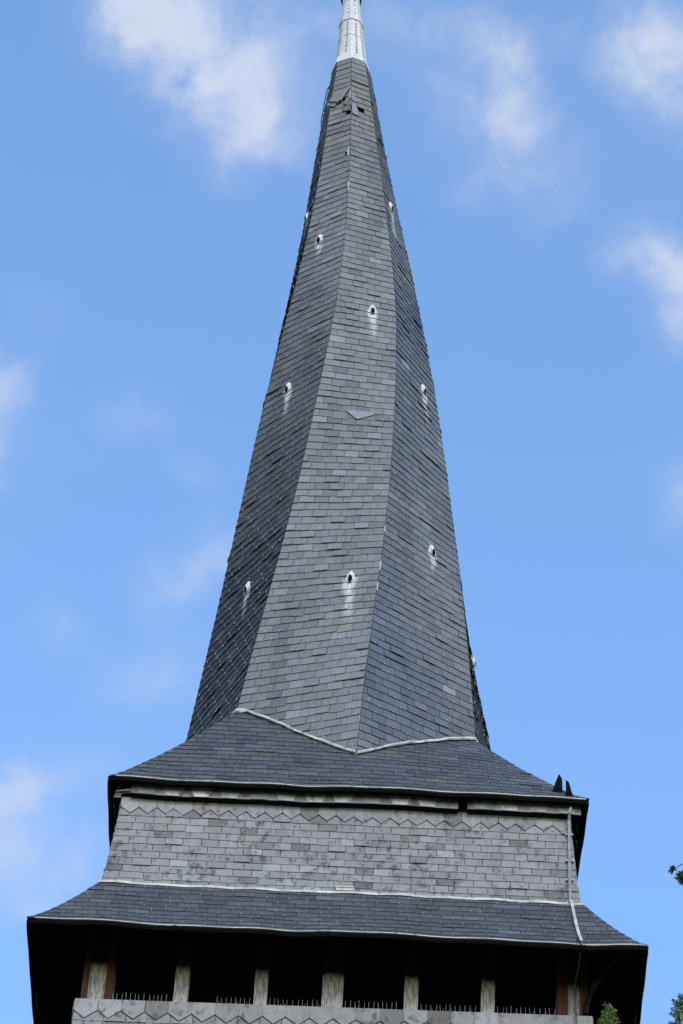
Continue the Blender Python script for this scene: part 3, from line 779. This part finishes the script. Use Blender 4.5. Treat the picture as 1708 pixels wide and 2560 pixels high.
# ------------------------------------------------------------------ open belfry
PH_ = 3.0
for s in range(4):
    mb = MB()
    zz = [25.23 + i * .14 for i in range(9)]
    rows = [(turn((-PH_, -PH_, z), s), turn((PH_, -PH_, z), s)) for z in zz]
    slating(mb, rows, .262, wall_tone, hooks=.1, lift=.011, seed=600 + s, chaos=.7, gap=.007)
    chevrons(mb, -3.005, 3.005, .268, 26.53, 26.36, 26.24, lambda z: PH_, s, 620 + s, .018)
    dz_ = (lambda x: .0145 * x - .03, lambda x: 0, lambda x: -.04, lambda x: -.085)[s]
    mb.v = [(x, y, z + dz_(x)) for x, y, z in mb.v]
    mb.build('parapet_wall', MAT['wall_slate'], steeple)
    bm_ = MB()
    q = [(-2.96, -PH_ + .02, 25.1), (2.96, -PH_ + .02, 25.1), (2.96, -2.75, 25.1), (-2.96, -2.75, 25.1), (-2.96, -PH_ + .02, 26.515), (2.96, -PH_ + .02, 26.515), (2.96, -2.75, 26.515), (-2.96, -2.75, 26.515)]
    bm_.hexa([turn((p[0], p[1], p[2] + (dz_(p[0]) if s == 0 else -.085) - .012), s) for p in q]); bm_.build('parapet_sill', MAT['board'], steeple)
    # posts; grey bottoms, darker above
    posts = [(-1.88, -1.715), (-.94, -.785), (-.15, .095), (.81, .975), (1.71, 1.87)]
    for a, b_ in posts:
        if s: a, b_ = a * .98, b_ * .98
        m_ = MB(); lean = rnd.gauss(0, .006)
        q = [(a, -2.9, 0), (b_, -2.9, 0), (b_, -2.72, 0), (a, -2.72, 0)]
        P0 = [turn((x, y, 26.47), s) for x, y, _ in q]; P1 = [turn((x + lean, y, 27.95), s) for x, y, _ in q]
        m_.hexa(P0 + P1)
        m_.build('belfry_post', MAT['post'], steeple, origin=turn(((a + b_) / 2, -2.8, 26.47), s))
    # spike strips on the sill between the posts
    gaps = [(-2.60, -1.90), (-1.70, -.96), (-.77, -.17), (.11, .79), (.99, 1.69), (1.89, 2.58)]
    for gi, (a, b_) in enumerate(gaps):
        m_ = MB(); R = random.Random(gi * 7 + s)
        x = a + .02
        if s == 0 and gi == 1: x += .32
        m_.hexa([turn(p, s) for p in [(x, -2.98, 26.492), (b_, -2.98, 26.492), (b_, -2.95, 26.492), (x, -2.95, 26.492), (x, -2.98, 26.50), (b_, -2.98, 26.50), (b_, -2.95, 26.50), (x, -2.95, 26.50)]])
        while x < b_ - .01:
            l = R.gauss(0, .006); h = R.uniform(.12, .14)
            m_.tube([turn((x, -2.965, 26.497), s), turn((x + l, -2.97 - abs(R.gauss(0, .012)), 26.497 + h), s)], .0026, 4)
            if R.random() < .3: m_.tube([turn((x + .02, -2.955, 26.497), s), turn((x + .02 - l, -2.94, 26.497 + h * .8), s)], .002, 4)
            x += .054 + R.gauss(0, .004)
        m_.v = [(v[0], v[1], v[2] + .02 + (dz_(v[0]) if s == 0 else -.04)) for v in m_.v]
        m_.build('spike_strip', MAT['spike'], steeple)
    # weathered beam behind the spikes
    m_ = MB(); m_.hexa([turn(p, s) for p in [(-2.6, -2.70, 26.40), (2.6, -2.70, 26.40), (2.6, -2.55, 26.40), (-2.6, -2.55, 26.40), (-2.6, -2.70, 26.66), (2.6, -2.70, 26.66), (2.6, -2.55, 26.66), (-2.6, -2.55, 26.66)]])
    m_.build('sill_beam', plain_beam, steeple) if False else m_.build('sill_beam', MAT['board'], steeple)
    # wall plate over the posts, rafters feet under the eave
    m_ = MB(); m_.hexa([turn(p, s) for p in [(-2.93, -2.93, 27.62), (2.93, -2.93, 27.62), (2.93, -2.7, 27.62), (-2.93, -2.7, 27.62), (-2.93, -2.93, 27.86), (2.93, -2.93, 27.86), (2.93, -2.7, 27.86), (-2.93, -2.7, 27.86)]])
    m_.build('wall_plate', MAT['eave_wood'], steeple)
    for x in np.arange(-2.7, 2.75, .9):
        m_ = MB(); P = [(x - .05, -3.56, 27.06), (x + .05, -3.56, 27.06), (x + .05, -2.93, 27.55), (x - .05, -2.93, 27.55)]
        m_.prism([turn(p, s) for p in P], turn((0, .0, .09), s)); m_.build('rafter_foot', MAT['eave_wood'], steeple)
    # inner boarding of the bell chamber, added near-black to keep the openings dark
    m_ = MB(); q = [(-2.2, -2.2, 25.2), (2.2, -2.2, 25.2), (2.2, -2.2, 28.6), (-2.2, -2.2, 28.6)]
    m_.prism([turn(p, s) for p in q], turn((0, .05, 0), s)); m_.build('bell_chamber_wall', MAT['board'], steeple)
# corner posts: grey oak core between red-brown cover boards, dark curved braces
for sx in (-1, 1):
    for sy in (-1, 1):
        m_ = MB()
        x0, x1 = sorted((sx * 2.60, sx * 2.90)); y0, y1 = sorted((sy * 2.60, sy * 2.89))
        m_.box(x0, x1, y0, y1, 26.47, 27.95)
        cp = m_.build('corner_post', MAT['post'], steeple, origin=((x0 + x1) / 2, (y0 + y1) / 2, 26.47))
        for (a, b_) in ((2.885, 2.955), (2.595, 2.685)) if sx < 0 else ((2.87, 2.955), (2.595, 2.725)):
            m_ = MB(); x0, x1 = sorted((sx * a, sx * b_)); y0, y1 = sorted((sy * 2.86, sy * 2.93)); m_.box(x0, x1, y0, y1, 26.50, 27.9)
            m_.build('cover_board', MAT['rust'], cp, origin=((x0 + x1) / 2, (y0 + y1) / 2, 26.5))
        if sx < 0: continue
        m_ = MB(); pts = []
        for t in np.linspace(0, 1, 10):
            a = t * math.pi / 2; q = 2.93 + .52 * (1 - math.cos(a)); pts.append((sx * q, sy * q, 26.62 + .62 * math.sin(a)))
        m_.tube(pts, .04, 6); m_.build('eave_brace', MAT['board'], steeple)
m_ = MB(); m_.box(-2.72, 2.72, -2.72, 2.72, 26.30, 26.39); m_.build('belfry_floor', MAT['board'], steeple)
m_ = MB(); m_.box(-2.96, 2.96, -2.96, 2.96, 0, 25.15); m_.build('tower_shaft', MAT['stone'], steeple)

# ------------------------------------------------------------------ trees
def leaf_material(name, c0, c1, c2):
    m, b, p = new_mat(name)
    a = b.n('ShaderNodeAttribute', attribute_name='tone')
    tc = b.n('ShaderNodeTexCoord'); n = b.noise(tc.outputs['Object'], 6, 3, .6)
    c = b.mix(1.0, a.outputs['Color'], b.mix(n.outputs['Fac'], (.7, .7, .7, 1), (1.3, 1.3, 1.3, 1)), 'MULTIPLY')
    b.nt.links.new(c, p.inputs['Base Color']); p.inputs['Roughness'].default_value = .6; p.inputs['Specular IOR Level'].default_value = .25
    return m
MAT['leaf'] = leaf_material('conifer_needles', 0, 0, 0)
MAT['bark'] = plain_material('conifer_bark', (.06, .045, .035), .9, .1, 0, .4, 8, streak=(4, 4, .6))

def spray(mb, p, d, size, R, base):
    """one fan of needles: a few narrow leaf blades along a twig"""
    d = unit(d); e = unit(np.cross(d, (R.gauss(0, 1), R.gauss(0, 1), R.gauss(0, 1)))); f = np.cross(d, e)
    for q in range(8):
        a = R.uniform(0, 2 * math.pi); t = R.random()
        o = p + d * size * t
        v = unit(d * R.uniform(.3, 1.0) + (e * math.cos(a) + f * math.sin(a)) * R.uniform(.5, 1)) * size * R.uniform(.5, .95)
        w = unit(np.cross(v, (R.gauss(0, 1), R.gauss(0, 1), R.gauss(0, 1)))) * size * .16
        k = math.exp(R.gauss(0, .25)); c = tuple(x * k for x in base)
        i = [mb.vert(o - w * .5, c), mb.vert(o + v * .5 - w, c), mb.vert(o + v, c), mb.vert(o + v * .5 + w, c)]
        mb.face(i)

def conifer(name, base_pt, H, spread, label, seed, detail_from, tone, top_w=.05, lone=None):
    R = random.Random(seed)
    t = empty(name, base_pt, label, 'tree', 'conifers in front of the tower')
    b0 = np.array(base_pt, float)
    m_ = MB(); m_.tube([b0 + (0, 0, -.1), b0 + (0, 0, H * .5), b0 + (0, 0, H * .97)], [H * .014, H * .009, .012], 8); m_.build('trunk', MAT['bark'], t, origin=base_pt)
    mb = MB(); br = MB()
    z = 1.2
    while z < H - .02:
        fr = (H - z)
        fine = fr < detail_from
        L = min(spread, top_w + fr * (.27 if fine else .3)) * R.uniform(.75, 1.1)
        nb = 7 if fine else 6
        a0 = R.uniform(0, 6.28)
        for q in range(nb):
            a = a0 + q * 2 * math.pi / nb + R.gauss(0, .25); l = L * R.uniform(.75, 1.05)
            dirv = unit((math.cos(a), math.sin(a), .95 if fine else .15 + R.gauss(0, .1)))
            s0 = b0 + np.array([0, 0, z])
            step = .015 if fine else .16
            size = .024 if fine else .17
            tone2 = tuple(x * math.exp(R.gauss(0, .2)) for x in tone)
            for d_ in np.arange(step, l + step, step):
                p = s0 + dirv * d_ + np.array([0, 0, -.12 * (d_ / max(l, .1)) ** 2 * l]) + np.array([R.gauss(0, .25 * step) for _ in range(3)])
                spray(mb, p, dirv + np.array([R.gauss(0, .4), R.gauss(0, .4), R.gauss(0, .3)]), size * R.uniform(.7, 1.15), R, tone2)
        z += (.034 if fr < detail_from else .24)
    for q in range(14):
        spray(mb, b0 + np.array([0, 0, H - .1 + .008 * q]), (R.gauss(0, .25), R.gauss(0, .25), 1), .026, R, tone)
    if lone:
        a, bb = [np.array(x, float) for x in lone]
        br.tube([a, (a + bb) / 2 + np.array([0, 0, .03]), bb], [.02, .012, .005], 5)
        for sgn in range(85):
            f = R.uniform(.25, 1.0); p = a * (1 - f) + bb * f
            dv = unit(bb - a) * .35 + np.array([R.gauss(0, .5), R.gauss(0, .5), -R.random() * 1.1])
            tw = p + unit(dv) * R.uniform(.02, .11) + np.array([.02, 0, -.16]) * (R.random() ** 2) * (1.15 - f)
            br.tube([p, (p + tw) / 2 + np.array([0, 0, .006]), tw], [.004, .003, .002], 4)
            for _ in range(5): spray(mb, tw + np.array([R.gauss(0, .008) for _ in range(3)]), dv, .04, R, tone)
        br.build('branch', MAT['bark'], t, origin=base_pt)
    mb.build('crown', MAT['leaf'], t, origin=base_pt)
    return t
conifer('conifer_tree', (2.055, -17.08, 0), 15.355, 2.6, 'bright green conifer tip standing against the dark underside of the lower eave', 3, .6, (.095, .125, .022), .02)
conifer('conifer_tree', (2.505, -17.15, 0), 15.40, 2.6, 'slender dark green conifer tip against blue sky at the lower right edge', 5, .6, (.06, .10, .034), .02)
conifer('conifer_tree', (3.9, -17.2, 0), 17.6, 2.0, 'taller dark conifer off to the right with one twig reaching in against the sky', 8, .6, (.05, .085, .026), .03,
        lone=((3.6, -17.6, 16.05), (2.495, -17.7, 16.06)))

# ------------------------------------------------------------------ ground
m, b, p = new_mat('grass')
tc = b.n('ShaderNodeTexCoord'); n1 = b.noise(tc.outputs['Object'], .15, 6, .6); n2 = b.noise(tc.outputs['Object'], 4, 5, .7)
c = b.mix(n1.outputs['Fac'], (.05, .085, .02, 1), (.10, .12, .04, 1)); c = b.mix(b.ramp(n2.outputs['Fac'], .4, .7, 0, .5), c, (.13, .12, .06, 1))
b.nt.links.new(c, p.inputs['Base Color']); p.inputs['Roughness'].default_value = .95
g = MB(); N = 24
for i in range(N + 1):
    for j in range(N + 1):
        x = (i / N - .5) * 4000; y = (j / N - .5) * 4000; g.vert((x, y, -.02))
for i in range(N):
    for j in range(N): g.face((i * (N + 1) + j, (i + 1) * (N + 1) + j, (i + 1) * (N + 1) + j + 1, i * (N + 1) + j + 1))
go = g.build('ground', m); go['kind'] = 'structure'
